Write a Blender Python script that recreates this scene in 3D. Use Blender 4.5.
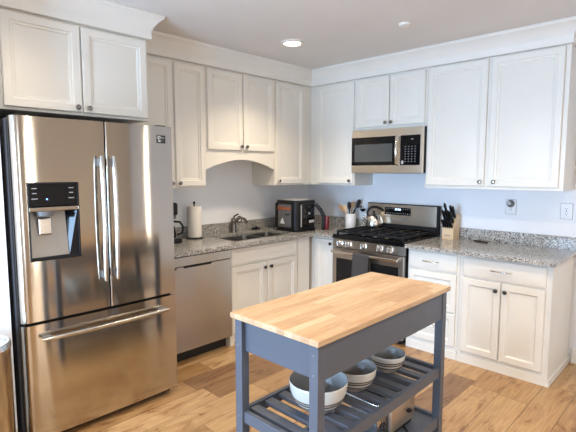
import bpy, bmesh, math, random
from mathutils import Vector, Matrix
random.seed(7)
for o in list(bpy.data.objects): bpy.data.objects.remove(o)
C = bpy.context.scene.collection
SC = bpy.context.scene

# ------------------------------------------------------------------ camera
YAW, PITCH, ROLL = 0.7646, -0.0995, 0.0007
cam_d = bpy.data.cameras.new('camera'); cam = bpy.data.objects.new('camera', cam_d); C.objects.link(cam)
cam_d.sensor_width = 36.0; cam_d.lens = 452.16 / 576 * 36.0; cam_d.clip_start = 0.02
fw = Vector((-math.sin(YAW)*math.cos(PITCH), math.cos(YAW)*math.cos(PITCH), math.sin(PITCH)))
rt = Vector((math.cos(YAW), math.sin(YAW), 0)); up = rt.cross(fw)
rr = math.cos(ROLL)*rt + math.sin(ROLL)*up; uu = -math.sin(ROLL)*rt + math.cos(ROLL)*up
mw = Matrix((rr, uu, -fw)).transposed().to_4x4(); mw.translation = Vector((3.5741, -4.068, 1.5138))
cam.matrix_world = mw
SC.camera = cam

# ------------------------------------------------------------------ world, daylight, exposure
w = bpy.data.worlds.new('World'); SC.world = w; w.use_nodes = True
w.node_tree.nodes['Background'].inputs[0].default_value = (0.62, 0.76, 1.0, 1)
w.node_tree.nodes['Background'].inputs[1].default_value = 1.0
SC.view_settings.view_transform = 'Standard'; SC.view_settings.look = 'None'
SC.view_settings.gamma = 1.0; SC.view_settings.use_curve_mapping = False
SC.view_settings.exposure = 0.46
CEIL = 2.555
XR, YR = 6.0, -6.1          # far walls of the room, behind the camera
def area(name, loc, rot, sx, sy, energy, col):
    l = bpy.data.lights.new(name, 'AREA'); l.shape = 'RECTANGLE'; l.size = sx; l.size_y = sy
    l.energy = energy; l.color = col
    o = bpy.data.objects.new(name, l); C.objects.link(o); o.location = loc; o.rotation_euler = rot
    return o
# daylight coming in through the wide window of the rear wall, and an added, unseen patio door in the right wall
area('daylight_window', (1.85, YR-0.12, 1.0), (math.radians(90), 0, 0), 1.4, 1.7, 175, (0.44, 0.68, 1.0))
area('added_patio_light', (XR+0.12, -4.6, 1.15), (0, math.radians(90), 0), 2.0, 2.0, 25, (0.95, 0.96, 1.0))
# made-up slit lights in unseen wall parts, added to streak the refrigerator doors
area('added_streak_light_right', (XR+0.10, -2.08, 1.25), (0, math.radians(90), 0), 1.9, .075, 9, (1.0, 0.93, 0.80))
area('added_streak_light_back', (5.28, 0.10, 1.25), (math.radians(-90), 0, 0), .075, 1.9, 15, (1.0, 0.93, 0.80))
CAN_POWER = 56; CAN_COL = (1.0, 0.83, 0.62)

# ------------------------------------------------------------------ helpers
class MB:
    def __init__(s): s.bm = bmesh.new()
    def box(s, x0, y0, z0, x1, y1, z1, bev=0.0, seg=2):
        x0, x1 = min(x0,x1), max(x0,x1); y0, y1 = min(y0,y1), max(y0,y1); z0, z1 = min(z0,z1), max(z0,z1)
        vs = [s.bm.verts.new(c) for c in ((x0,y0,z0),(x1,y0,z0),(x1,y1,z0),(x0,y1,z0),(x0,y0,z1),(x1,y0,z1),(x1,y1,z1),(x0,y1,z1))]
        fs = [s.bm.faces.new([vs[i] for i in f]) for f in ((0,3,2,1),(4,5,6,7),(0,1,5,4),(1,2,6,5),(2,3,7,6),(3,0,4,7))]
        if bev > 0:
            es = list({e for f in fs for e in f.edges})
            bmesh.ops.bevel(s.bm, geom=es, offset=bev, segments=seg, profile=0.5, affect='EDGES')
        return s
    def loops(s, rings, cap0=True, cap1=True, closed=True):
        L = [[s.bm.verts.new(p) for p in r] for r in rings]
        n = len(L[0])
        for a, b in zip(L, L[1:]):
            for i in range(n if closed else n-1):
                j = (i+1) % n
                s.bm.faces.new((a[i], a[j], b[j], b[i]))
        if cap0: s.bm.faces.new(L[0][::-1])
        if cap1: s.bm.faces.new(L[-1])
        return s
    def cyl(s, p, q, r0, r1=None, seg=16):
        p, q = Vector(p), Vector(q); r1 = r0 if r1 is None else r1
        d = (q-p).normalized(); a = d.orthogonal().normalized(); b = d.cross(a)
        ring = lambda c, r: [c + r*(math.cos(t)*a + math.sin(t)*b) for t in [2*math.pi*i/seg for i in range(seg)]]
        return s.loops([ring(p, r0), ring(q, r1)])
    def lathe(s, c, prof, seg=32, cap0=True, cap1=True, sx=1, sy=1):
        c = Vector(c)
        return s.loops([[c + Vector((sx*max(r,1e-4)*math.cos(t), sy*max(r,1e-4)*math.sin(t), z)) for t in [2*math.pi*i/seg for i in range(seg)]] for r, z in prof], cap0, cap1)
    def lathe_axis(s, c, d, prof, seg=16):
        c, d = Vector(c), Vector(d).normalized(); a = d.orthogonal().normalized(); b = d.cross(a)
        return s.loops([[c + h*d + max(r,1e-4)*(math.cos(t)*a + math.sin(t)*b) for t in [2*math.pi*i/seg for i in range(seg)]] for r, h in prof])
    def tube(s, pts, r, seg=8, flat=1.0):
        pts = [Vector(p) for p in pts]; rs = r if isinstance(r, (list, tuple)) else [r]*len(pts)
        rings = []; a = None
        for i, p in enumerate(pts):
            d = (pts[min(i+1, len(pts)-1)] - pts[max(i-1, 0)]).normalized()
            a = d.orthogonal().normalized() if a is None else (a - d*a.dot(d)).normalized()
            b = d.cross(a)
            rings.append([p + rs[i]*(math.cos(t)*a + flat*math.sin(t)*b) for t in [2*math.pi*k/seg for k in range(seg)]])
        return s.loops(rings)
    def prism(s, pts, vec):
        v = Vector(vec); pts = [Vector(p) for p in pts]
        return s.loops([pts, [p+v for p in pts]])
    def panel(s, F, u0, u1, v0, v1, d0, rings):
        """nested rectangles (inset, depth) on face map F(u,v,d): frame, moulding, field"""
        rs = [[F(u0+i, v0+i, d0+h), F(u1-i, v0+i, d0+h), F(u1-i, v1-i, d0+h), F(u0+i, v1-i, d0+h)] for i, h in rings]
        return s.loops(rs)
    def xf(s, m):
        bmesh.ops.transform(s.bm, matrix=m, verts=s.bm.verts); return s

def wloc(o):
    v = Vector(o.location)
    return v + wloc(o.parent) if o.parent else v
def obj(name, mb, mat, parent=None, smooth=None, origin=None):
    me = bpy.data.meshes.new(name); bm = mb.bm
    bmesh.ops.recalc_face_normals(bm, faces=bm.faces)
    off = wloc(parent) if parent else Vector((0,0,0))
    if origin is not None and not parent: off = Vector(origin)
    bmesh.ops.translate(bm, vec=-off, verts=bm.verts)
    bm.to_mesh(me); bm.free()
    if smooth is not None:
        me.shade_smooth(); me.set_sharp_from_angle(angle=math.radians(smooth))
    me.materials.append(mat)
    o = bpy.data.objects.new(name, me); C.objects.link(o)
    if parent: o.parent = parent
    elif origin is not None: o.location = origin
    return o
def tag(o, label, cat, group=None, kind=None):
    if label: o['label'] = label
    if cat: o['category'] = cat
    if group: o['group'] = group
    if kind: o['kind'] = kind
    return o
def thing(name, loc, label, cat, group=None, rz=0):
    o = bpy.data.objects.new(name, None); C.objects.link(o); o.location = loc; o.rotation_euler = (0,0,rz)
    o.empty_display_size = .05
    return tag(o, label, cat, group)
def struct(name, mb, mat, parent=None, smooth=None):
    o = obj(name, mb, mat, parent, smooth)
    if not parent: o['kind'] = 'structure'
    return o
def arc(c, a, b, r0, r1, t0, t1, n=12):
    c, a, b = Vector(c), Vector(a), Vector(b)
    return [c + r0*math.cos(t0+(t1-t0)*i/n)*a + r1*math.sin(t0+(t1-t0)*i/n)*b for i in range(n+1)]
FA = lambda u, v, d: Vector((d, u, v))          # faces of the sink run look along +x: u = y
FB = lambda u, v, d: Vector((u, -d, v))         # faces of the stove run look along -y: u = x

# ------------------------------------------------------------------ materials
def mat(name, col, rough=.5, metal=0.0, **k):
    m = bpy.data.materials.new(name); m.use_nodes = True
    b = m.node_tree.nodes['Principled BSDF']
    b.inputs['Base Color'].default_value = (*col, 1); b.inputs['Roughness'].default_value = rough
    b.inputs['Metallic'].default_value = metal
    for n, v in k.items(): b.inputs[n.replace('_', ' ')].default_value = v
    return m
class NT:
    def __init__(s, m): s.t = m.node_tree; s.b = s.t.nodes['Principled BSDF']
    def n(s, typ, **k):
        x = s.t.nodes.new(typ)
        for a, v in k.items(): setattr(x, a, v)
        return x
    def l(s, a, b): s.t.links.new(a, b)
    def math(s, op, a, b=None):
        x = s.n('ShaderNodeMath', operation=op)
        for i, v in enumerate((a, b)):
            if v is None: continue
            if isinstance(v, (int, float)): x.inputs[i].default_value = v
            else: s.l(v, x.inputs[i])
        return x.outputs[0]
    def ramp(s, fac, stops, interp='LINEAR'):
        r = s.n('ShaderNodeValToRGB'); e = r.color_ramp.elements; r.color_ramp.interpolation = interp
        while len(e) > 1: e.remove(e[0])
        e[0].position = stops[0][0]; e[0].color = (*stops[0][1], 1)
        for p, c in stops[1:]:
            q = e.new(p); q.color = (*c, 1)
        s.l(fac, r.inputs[0]); return r.outputs[0]
    def mix(s, fac, a, b, mode='MIX'):
        x = s.n('ShaderNodeMix', data_type='RGBA', blend_type=mode)
        for i, v in ((0, fac), (6, a), (7, b)):
            if isinstance(v, (int, float)): x.inputs[i].default_value = v
            elif isinstance(v, tuple): x.inputs[i].default_value = (*v, 1)
            else: s.l(v, x.inputs[i])
        return x.outputs[2]
    def noise(s, vec, scale, detail=3, rough=.5, dist=0):
        x = s.n('ShaderNodeTexNoise'); x.inputs['Scale'].default_value = scale; x.inputs['Detail'].default_value = detail
        x.inputs['Roughness'].default_value = rough; x.inputs['Distortion'].default_value = dist
        s.l(vec, x.inputs['Vector']); return x
    def pos(s): return s.n('ShaderNodeNewGeometry').outputs['Position']
    def objc(s): return s.n('ShaderNodeTexCoord').outputs['Object']
    def scale(s, vec, sc):
        x = s.n('ShaderNodeMapping'); x.inputs['Scale'].default_value = sc; s.l(vec, x.inputs['Vector']); return x.outputs[0]
    def bump(s, h, strength, dist=.002):
        x = s.n('ShaderNodeBump'); x.inputs['Strength'].default_value = strength; x.inputs['Distance'].default_value = dist
        s.l(h, x.inputs['Height']); s.l(x.outputs[0], s.b.inputs['Normal'])

def painted(name, col, rough, bump=.05, sc=60):
    m = mat(name, col, rough); t = NT(m)
    nz = t.noise(t.objc(), sc, 4); t.bump(nz.outputs[0], bump, .001)
    n2 = t.noise(t.objc(), 2.5, 2)
    c = t.ramp(n2.outputs[0], [(.3, tuple(x*.97 for x in col)), (.7, tuple(min(1, x*1.02) for x in col))])
    t.l(c, t.b.inputs['Base Color']); return m
def planks(name, w, L, x0, tones, grain, rough, gap=.0018, gapcol=(.10,.055,.025), knots=0.0):
    m = mat(name, tones[0][1], rough); t = NT(m)
    sp = t.n('ShaderNodeSeparateXYZ'); t.l(t.pos(), sp.inputs[0])
    xs = t.math('DIVIDE', t.math('SUBTRACT', sp.outputs[0], x0), w)
    row = t.math('FLOOR', xs); fx = t.math('FRACT', xs)
    wn = t.n('ShaderNodeTexWhiteNoise', noise_dimensions='1D'); t.l(row, wn.inputs['W'])
    ys = t.math('ADD', t.math('DIVIDE', sp.outputs[1], L), t.math('MULTIPLY', wn.outputs[0], 7.3))
    idy = t.math('FLOOR', ys); fy = t.math('FRACT', ys)
    cid = t.n('ShaderNodeCombineXYZ'); t.l(row, cid.inputs[0]); t.l(idy, cid.inputs[1])
    w2 = t.n('ShaderNodeTexWhiteNoise', noise_dimensions='3D'); t.l(cid.outputs[0], w2.inputs['Vector'])
    base = t.ramp(w2.outputs[0], tones)
    g = t.n('ShaderNodeCombineXYZ')
    t.l(t.math('ADD', t.math('MULTIPLY', sp.outputs[0], grain[0]), t.math('MULTIPLY', w2.outputs[0], 31.0)), g.inputs[0])
    t.l(t.math('ADD', t.math('MULTIPLY', sp.outputs[1], grain[1]), t.math('MULTIPLY', w2.outputs[0], 17.0)), g.inputs[1])
    t.l(t.math('MULTIPLY', sp.outputs[2], grain[0]), g.inputs[2])
    n1 = t.noise(g.outputs[0], 1.0, 6, .6, 1.2)
    col = t.mix(t.math('MULTIPLY', t.ramp(n1.outputs[0], [(.38, (0,0,0)), (.68, (1,1,1))]), grain[2]), base, grain[3], 'MULTIPLY')
    if knots:
        kx = t.n('ShaderNodeCombineXYZ'); t.l(t.math('MULTIPLY', sp.outputs[0], 5.0), kx.inputs[0]); t.l(t.math('MULTIPLY', sp.outputs[1], 1.6), kx.inputs[1]); t.l(w2.outputs[0], kx.inputs[2])
        n2 = t.noise(kx.outputs[0], 1.0, 2, .5, 3.0)
        rings = t.math('SINE', t.math('MULTIPLY', n2.outputs[0], 70.0))
        k1 = t.ramp(t.math('MULTIPLY', t.ramp(n2.outputs[0], [(.52, (0,0,0)), (.66, (1,1,1))]), t.math('ADD', t.math('MULTIPLY', rings, .35), .6)), [(0, (0,0,0)), (1, (1,1,1))])
        col = t.mix(t.math('MULTIPLY', k1, knots), col, (.42, .25, .12), 'MULTIPLY')
    ex = t.math('MINIMUM', fx, t.math('SUBTRACT', 1.0, fx)); ey = t.math('MINIMUM', fy, t.math('SUBTRACT', 1.0, fy))
    gp = t.math('MAXIMUM', t.math('LESS_THAN', ex, gap/w), t.math('LESS_THAN', ey, gap/L))
    col = t.mix(gp, col, gapcol)
    t.l(col, t.b.inputs['Base Color'])
    t.bump(t.math('ADD', t.math('MULTIPLY', n1.outputs[0], .3), t.math('MULTIPLY', gp, -1.0)), .25, .001)
    t.l(t.math('ADD', t.math('MULTIPLY', n1.outputs[0], .15), rough-.07), t.b.inputs['Roughness'])
    return m
def granite(name):
    m = mat(name, (.4,.38,.34), .12); t = NT(m); p = t.pos()
    v1 = t.n('ShaderNodeTexVoronoi'); v1.inputs['Scale'].default_value = 150; t.l(p, v1.inputs['Vector'])
    sc = t.n('ShaderNodeSeparateColor'); t.l(v1.outputs['Color'], sc.inputs[0])
    base = t.ramp(sc.outputs[0], [(0, (.030,.029,.030)), (.10, (.13,.125,.12)), (.24, (.25,.24,.22)), (.48, (.40,.385,.35)), (.70, (.53,.515,.48)), (.90, (.70,.69,.66))], 'CONSTANT')
    n1 = t.noise(p, 28, 5, .65); c2 = t.mix(t.ramp(n1.outputs[0], [(.42, (0,0,0)), (.62, (1,1,1))]), base, (.31,.29,.265), 'MIX')
    n2 = t.noise(p, 120, 3, .6); c3 = t.mix(t.ramp(n2.outputs[0], [(.60, (0,0,0)), (.68, (1,1,1))]), c2, (.025,.023,.022))
    c4 = t.mix(.6, base, c3)
    t.l(c4, t.b.inputs['Base Color']); return m
ANROT = .25
def steel(name, col, rough, aniso=1.0, sc=(2,2,220)):
    m = mat(name, col, rough, 1.0); t = NT(m)
    t.b.inputs['Anisotropic'].default_value = aniso
    if aniso:
        tg = t.n('ShaderNodeTangent', direction_type='RADIAL', axis='Z'); t.l(tg.outputs[0], t.b.inputs['Tangent'])
    t.b.inputs['Anisotropic Rotation'].default_value = ANROT
    n2 = t.noise(t.scale(t.objc(), (3,3,.5)), 1.0, 2)
    t.l(t.ramp(n2.outputs[0], [(.3, tuple(x*.93 for x in col)), (.7, col)]), t.b.inputs['Base Color'])
    return m
M = {}
M['wall'] = painted('wall_paint', (.83,.85,.88), .6)
M['wall_warm'] = painted('warm_wall_paint', (.66,.55,.44), .7)
M['ceil'] = painted('ceiling_paint', (.70,.675,.645), .85, .08, 90)
M['trim'] = painted('trim_paint', (.76,.74,.685), .5, .02)
M['white'] = painted('cabinet_white', (.76,.735,.67), .45, .02)
M['recess'] = mat('toe_black', (.012,.012,.012), .6)
M['floor'] = planks('hickory_floor', .19, 1.15, .10, [(0, (.25,.135,.058)), (.15, (.37,.21,.092)), (.45, (.46,.28,.125)), (.75, (.53,.34,.165)), (1, (.60,.41,.215))], (55, 3.2, .75, (.62,.50,.38)), .30, knots=.8)
M['butcher'] = planks('butcher_block', .042, .36, .02, [(0, (.43,.28,.155)), (.3, (.49,.335,.195)), (.7, (.54,.385,.235)), (1, (.60,.45,.29))], (120, 6, .75, (.70,.55,.42)), .38, .0004, (.40,.25,.13))
M['granite'] = granite('speckled_granite')
M['steel'] = steel('brushed_steel', (.51,.46,.395), .095)
M['steel_dw'] = steel('brushed_steel_dishwasher', (.46,.425,.38), .19)
M['steel_mw'] = steel('brushed_steel_bright', (.80,.73,.63), .34, .5)
M['satin'] = mat('satin_steel', (.50,.42,.33), .36, .8)
M['steel_oven'] = steel('brushed_steel_stove', (.46,.415,.36), .30, .5)
M['chrome'] = steel('satin_chrome', (.74,.72,.69), .16, 0)
M['kettle'] = steel('kettle_steel', (.66,.63,.58), .24, 0)
M['handle'] = steel('fridge_handle_steel', (.60,.575,.54), .20, 0)
M['nickel'] = steel('dark_nickel', (.26,.24,.215), .25, 0)
M['bronze'] = mat('dark_bronze', (.055,.05,.045), .3, .8)
M['black'] = mat('black_plastic', (.009,.009,.010), .34, Specular_IOR_Level=.3)
M['matte'] = mat('matte_black', (.012,.012,.013), .6, Specular_IOR_Level=.2)
M['iron'] = mat('cast_iron', (.009,.009,.010), .5, Specular_IOR_Level=.25)
M['gloss'] = mat('black_glass', (.005,.005,.006), .08, Specular_IOR_Level=.3)
M['ovenglass'] = mat('oven_window_glass', (.012,.012,.012), .15, Specular_IOR_Level=.25)
M['mwglass'] = mat('microwave_window_glass', (.075,.08,.08), .12)
M['grey'] = mat('grey_plastic', (.14,.14,.145), .45)
M['bolt'] = mat('bolt_steel', (.5,.5,.52), .3, 1.0)
M['btn'] = mat('button_print', (.30,.30,.30), .5)
M['lgrey'] = mat('light_grey_plastic', (.45,.45,.45), .45)
M['slate'] = painted('slate_paint', (.078,.091,.117), .38, .03)
M['ceramic'] = mat('white_ceramic', (.82,.80,.76), .18)
M['paper'] = painted('paper_towel', (.80,.76,.70), .9, .4, 120)
M['wood'] = mat('light_wood', (.68,.50,.31), .45)
M['spoonwood'] = mat('utensil_wood', (.42,.25,.12), .55)
M['plate'] = mat('outlet_plastic', (.78,.79,.80), .35)
M['dkmark'] = mat('grey_mark', (.22,.22,.24), .5)
M['wmark'] = mat('white_mark', (.75,.75,.75), .5)
M['orange'] = mat('orange_sticker', (.33,.10,.04), .5)
M['red'] = mat('dark_red_plastic', (.14,.012,.012), .25)
M['cavity'] = mat('dispenser_grey', (.30,.285,.265), .35, .6)
M['sinksteel'] = steel('sink_steel', (.33,.32,.30), .3, 0)
M['sponge'] = mat('pale_sponge', (.70,.68,.62), .9)
def emis(name, col, s):
    m = mat(name, col, .4); b = m.node_tree.nodes['Principled BSDF']
    b.inputs['Emission Color'].default_value = (*col, 1); b.inputs['Emission Strength'].default_value = s; return m
M['lamp'] = emis('lamp_glow', (1.0,.86,.66), 14)
M['lcd'] = emis('display_glow', (.55,.75,1.0), 1.2)
M['led'] = emis('blue_led', (.15,.3,1.0), 2.5)
def cloth(name, col):
    m = mat(name, col, .95); t = NT(m)
    wv = t.n('ShaderNodeTexWave', wave_type='BANDS'); wv.inputs['Scale'].default_value = 180; t.l(t.objc(), wv.inputs['Vector'])
    t.bump(wv.outputs[1], .4, .001); return m
M['towel'] = cloth('taupe_towel', (.055,.05,.048))
def bowlmat():
    m = mat('striped_stoneware', (.56,.55,.51), .25); t = NT(m)
    sp = t.n('ShaderNodeSeparateXYZ'); t.l(t.objc(), sp.inputs[0])
    d = (.07,.055,.05); c = (.56,.55,.50); b = (.33,.29,.245)
    col = t.ramp(t.math('MULTIPLY', sp.outputs[2], 7.0), [(0, b), (.10, c), (.15, d), (.19, b), (.25, d), (.30, c), (.36, d), (.41, b), (.47, d), (.51, c)], 'CONSTANT')
    t.l(col, t.b.inputs['Base Color']); return m
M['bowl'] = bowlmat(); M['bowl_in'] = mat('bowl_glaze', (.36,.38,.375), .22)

# ------------------------------------------------------------------ the room
struct('floor', MB().box(-.2, YR-.2, -.1, XR+.2, .2, 0), M['floor'])
struct('ceiling', MB().box(-.2, YR-.2, CEIL, XR+.2, .2, CEIL+.1), M['ceil'])
struct('wall_back', MB().box(-.2, 0, 0, 5.20, .15, CEIL).box(5.36, 0, 0, XR+.2, .15, CEIL).box(5.20, 0, 0, 5.36, .15, .28).box(5.20, 0, 2.22, 5.36, .15, CEIL), M['wall'])
struct('added_slit_frame_back', MB().box(5.18, -.015, .26, 5.21, .02, 2.24).box(5.35, -.015, .26, 5.38, .02, 2.24).box(5.21, -.015, .26, 5.35, .02, .29).box(5.21, -.015, 2.21, 5.35, .02, 2.24), M['trim'])  # frame of the added back-wall slit, unseen, made for a door streak
struct('wall_left', MB().box(-.2, -3.395, 0, 0, 0, CEIL), M['wall'])
struct('wall_left_front', MB().box(-.2, YR-.2, 0, .87, -3.395, CEIL), M['wall'])
# rear wall with a wide window, right wall with an added patio door (both behind the camera)
b = MB(); x0, x1, z0, z1 = 1.12, 2.58, .12, 1.88
b.box(-.2, YR, 0, x0, YR-.15, CEIL).box(x1, YR, 0, XR+.2, YR-.15, CEIL).box(x0, YR, 0, x1, YR-.15, z0).box(x0, YR, z1, x1, YR-.15, CEIL)
struct('wall_rear', b, M['wall'])
b = MB()
for a, c in ((x0, x0+.06), (x1-.06, x1), (1.82, 1.88),): b.box(a, YR-.08, z0, c, YR-.02, z1)
b.box(x0, YR-.08, z0, x1, YR-.02, z0+.06).box(x0, YR-.08, z1-.06, x1, YR-.02, z1)
struct('window_1', b, M['trim'])
b = MB(); ya, yb = -5.6, -3.6
b.box(XR, YR-.2, 0, XR+.15, ya, CEIL).box(XR, yb, 0, XR+.15, -2.16, CEIL).box(XR, -2.0, 0, XR+.15, .2, CEIL).box(XR, -2.16, 0, XR+.15, -2.0, .28).box(XR, -2.16, 2.22, XR+.15, -2.0, CEIL).box(XR, ya, 2.15, XR+.15, yb, CEIL)
struct('wall_right', b, M['wall_warm'])
b = MB()
for a, c in ((ya, ya+.07), (yb-.07, yb), (-4.64, -4.56)): b.box(XR+.03, a, 0, XR+.09, c, 2.15)
b.box(XR+.03, ya, 2.08, XR+.09, yb, 2.15).box(XR+.03, ya, 0, XR+.09, yb, .08)
struct('added_patio_frame', b, M['trim'])
struct('added_slit_frame_right', MB().box(XR-.015, -2.18, .26, XR+.02, -2.15, 2.24).box(XR-.015, -2.01, .26, XR+.02, -1.98, 2.24).box(XR-.015, -2.15, .26, XR+.02, -2.01, .29).box(XR-.015, -2.15, 2.21, XR+.02, -2.01, 2.24), M['trim'])  # frame around the made-up slit light of the right wall
struct('baseboard_back', MB().box(2.80, -.016, 0, XR, 0, .115, .004).box(2.80, -.026, 0, XR, -.016, .02, .004), M['trim'])
struct('baseboard_left', MB().box(.87, YR, 0, .886, -3.398, .115, .004).box(.886, YR, 0, .896, -3.398, .02, .004), M['trim'])

# crown: frieze board + cove up to the ceiling
ZT = 2.40
def crown_profile(f):      # f = cabinet front distance; list of (distance, z)
    return [(f-.03, ZT), (f+.018, ZT), (f+.018, ZT+.055), (f+.020, ZT+.058), (f+.024, ZT+.066), (f+.034, ZT+.085), (f+.052, ZT+.110), (f+.074, ZT+.130), (f+.082, ZT+.134), (f+.084, ZT+.146), (f+.090, ZT+.148), (f+.090, CEIL-.001), (f-.03, CEIL-.001)]
U = .355
pr = crown_profile(U)
struct('trim_1', MB().loops([[Vector((d, -2.44, z)) for d, z in pr], [Vector((d, -d, z)) for d, z in pr]]), M['trim'], smooth=35)
struct('trim_2', MB().loops([[Vector((d, -d, z)) for d, z in pr], [Vector((2.745+(d-U), -d, z)) for d, z in pr], [Vector((2.745+(d-U), 0, z)) for d, z in pr]]), M['trim'], smooth=35)
FX = .69
pf = crown_profile(FX)
struct('trim_3', MB().loops([[Vector((d, -3.394, z)) for d, z in pf], [Vector((d, -2.437+(d-FX), z)) for d, z in pf], [Vector((.30, -2.437+(d-FX), z)) for d, z in pf]]), M['trim'], smooth=35)

# ------------------------------------------------------------------ cabinets
DOOR = [(0,0), (0,.016), (.004,.020), (.046,.020), (.050,.014), (.062,.0125), (.066,.006), (.070,.006), (.078,.008)]
DOORB = [(0,0), (0,.016), (.004,.020), (.046,.020), (.052,.013), (.056,.008), (.060,.008), (.092,.016)]
SLAB = [(0,0), (0,.013), (.004,.016), (.016,.019), (.020,.020)]
def knob(F, u, v, d, parent, m):
    n = F(0,0,1) - F(0,0,0)
    obj('knob', MB().lathe_axis(F(u,v,d), n, [(.007,0), (.006,.010), (.010,.014), (.0155,.018), (.016,.023), (.012,.028), (0,.030)], 14), m, parent, 40)
def door(F, u0, u1, v0, v1, d, parent, rings=DOOR, name='door'):
    return obj(name, MB().panel(F, u0, u1, v0, v1, d, rings), M['white'], parent, 25)
def pull(F, u0, u1, v, d, parent, m):
    b = MB(); um = (u0+u1)/2
    pts = [F(u0, v, d), F(u0+.003, v, d+.020), F(u0+.02, v, d+.027), F(um, v, d+.030), F(u1-.02, v, d+.027), F(u1-.003, v, d+.020), F(u1, v, d)]
    b.tube(pts, .0055, 8)
    obj('pull', b, m, parent, 60)
def fbox(b, F, u0, u1, v0, v1, d0, d1, bev=0):
    p, q = F(u0, v0, d0), F(u1, v1, d1); b.box(*p, *q, bev); return b

UB = U-.022          # front of upper face frames
# over the fridge
t = thing('wall_cabinet', (.35, -2.88, 1.865), 'deep white two-door cabinet above the refrigerator', 'cabinet')
obj('body', fbox(MB(), FA, -3.335, -2.437, 1.855, ZT, .01, FX-.02), M['white'], t)
for a, c, k in ((-3.318, -2.893, -2.925), (-2.883, -2.452, -2.856)):
    d = door(FA, a, c, 1.872, 2.388, FX-.02, t); knob(FA, k, 1.900, FX, d, M['nickel'])
# left of sink
t = thing('wall_cabinet', (.18, -2.08, 1.37), 'tall white two-door wall cabinet between refrigerator and sink valance', 'cabinet')
obj('body', fbox(MB(), FA, -2.43, -1.722, 1.368, ZT, .004, UB), M['white'], t)
for a, c, k in ((-2.40, -2.042, -2.070), (-2.024, -1.732, -1.998)):
    d = door(FA, a, c, 1.385, 2.385, UB, t); knob(FA, k, 1.412, U-.002, d, M['nickel'])
# over the sink, with arched valance
t = thing('wall_cabinet', (.18, -1.30, 1.65), 'short white two-door wall cabinet with arched valance over the sink', 'cabinet')
obj('body', fbox(MB(), FA, -1.720, -.886, 1.66, ZT, .004, UB), M['white'], t)
for a, c, k in ((-1.702, -1.309, -1.335), (-1.297, -.904, -1.272)):
    d = door(FA, a, c, 1.700, 2.385, UB, t); knob(FA, k, 1.735, U-.002, d, M['nickel'])
pts = [FA(-1.720, 1.66, UB-.02), FA(-1.720, 1.525, UB-.02), FA(-1.685, 1.535, UB-.02), FA(-1.66, 1.545, UB-.02)]
for i in range(0, 15):
    s = i/14; y = -1.64 + s*.675; pts.append(FA(y, 1.555 + .062*math.sin(math.pi*s), UB-.02))
pts += [FA(-.945, 1.545, UB-.02), FA(-.92, 1.535, UB-.02), FA(-.886, 1.525, UB-.02), FA(-.886, 1.66, UB-.02)]
obj('valance', MB().prism(pts, (.02, 0, 0)), M['white'], t)
# right of sink, in the corner
t = thing('wall_cabinet', (.18, -.6, 1.37), 'tall white single-door wall cabinet right of the sink valance, by the corner', 'cabinet')
obj('body', fbox(MB(), FA, -.884, -.004, 1.368, ZT, .004, UB), M['white'], t)
d = door(FA, -.872, -.462, 1.385, 2.385, UB, t); knob(FA, -.845, 1.415, U-.002, d, M['nickel'])
# stove run: corner cabinet left of microwave
t = thing('wall_cabinet', (.62, -.18, 1.37), 'tall white single-door wall cabinet left of the microwave, by the corner', 'cabinet')
obj('body', fbox(MB(), FB, UB+.002, .912, 1.368, ZT, .004, UB), M['white'], t)
d = door(FB, .436, .902, 1.385, 2.385, UB, t); knob(FB, .868, 1.415, U-.002, d, M['nickel'])
# above microwave
t = thing('wall_cabinet', (1.29, -.18, 1.9), 'short white two-door wall cabinet directly above the microwave', 'cabinet')
obj('body', fbox(MB(), FB, .914, 1.672, 1.905, ZT, .004, UB), M['white'], t)
for a, c, k in ((.936, 1.298, 1.272), (1.308, 1.656, 1.334)):
    d = door(FB, a, c, 1.932, 2.385, UB, t); knob(FB, k, 1.962, U-.002, d, M['nickel'])
# right of microwave
t = thing('wall_cabinet', (2.2, -.18, 1.37), 'wide tall white two-door wall cabinet right of the microwave, above outlets', 'cabinet')
obj('body', fbox(MB(), FB, 1.674, 2.745, 1.368, ZT, .004, UB), M['white'], t)
for a, c, k in ((1.688, 2.186, 2.160), (2.214, 2.714, 2.266)):
    d = door(FB, a, c, 1.392, 2.390, UB, t); knob(FB, k, 1.428, U-.002, d, M['nickel'])

ZC = .900; ZB = ZC-.032; BF = .60    # worktop top, underside, base front
# sink base
t = thing('base_cabinet', (.3, -1.26, 0), 'white base cabinet under the sink with two doors and false drawer front', 'cabinet')
b = MB(); fbox(b, FA, -1.686, -.665, .10, .60, .02, BF); fbox(b, FA, -1.686, -1.60, .60, ZB, .02, BF); fbox(b, FA, -.76, -.665, .60, ZB, .02, BF); fbox(b, FA, -1.60, -.76, .60, ZB, BF-.05, BF)
fbox(b, FA, -1.686, -.665, 0, .10, .02, BF-.07); fbox(b, FA, -1.686, -1.64, 0, .10, BF-.08, BF)
obj('body', b, M['white'], t)
d = obj('drawer_front', MB().panel(FA, -1.676, -.862, .705, .852, BF, [(0,0),(0,.014),(.004,.018),(.030,.018),(.036,.012),(.05,.012)]), M['white'], t)
for a, c, k in ((-1.676, -1.276, -1.30), (-1.248, -.862, -1.222)):
    d = door(FA, a, c, .115, .690, BF, t); knob(FA, k, .645, BF+.02, d, M['bronze'])
obj('filler_panel', fbox(MB(), FA, -.835, -.665, .11, .855, BF, BF+.008, .002), M['white'], t)
# corner to stove
t = thing('base_cabinet', (.75, -.3, 0), 'narrow white single-door base cabinet in the corner beside the stove', 'cabinet')
b = MB(); fbox(b, FB, .02, .900, .10, ZB, .02, BF); fbox(b, FB, .02, .900, 0, .10, .02, BF-.07)
obj('body', b, M['white'], t)
d = door(FB, .650, .872, .115, .845, BF, t); knob(FB, .850, .805, BF+.02, d, M['bronze'])
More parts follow.
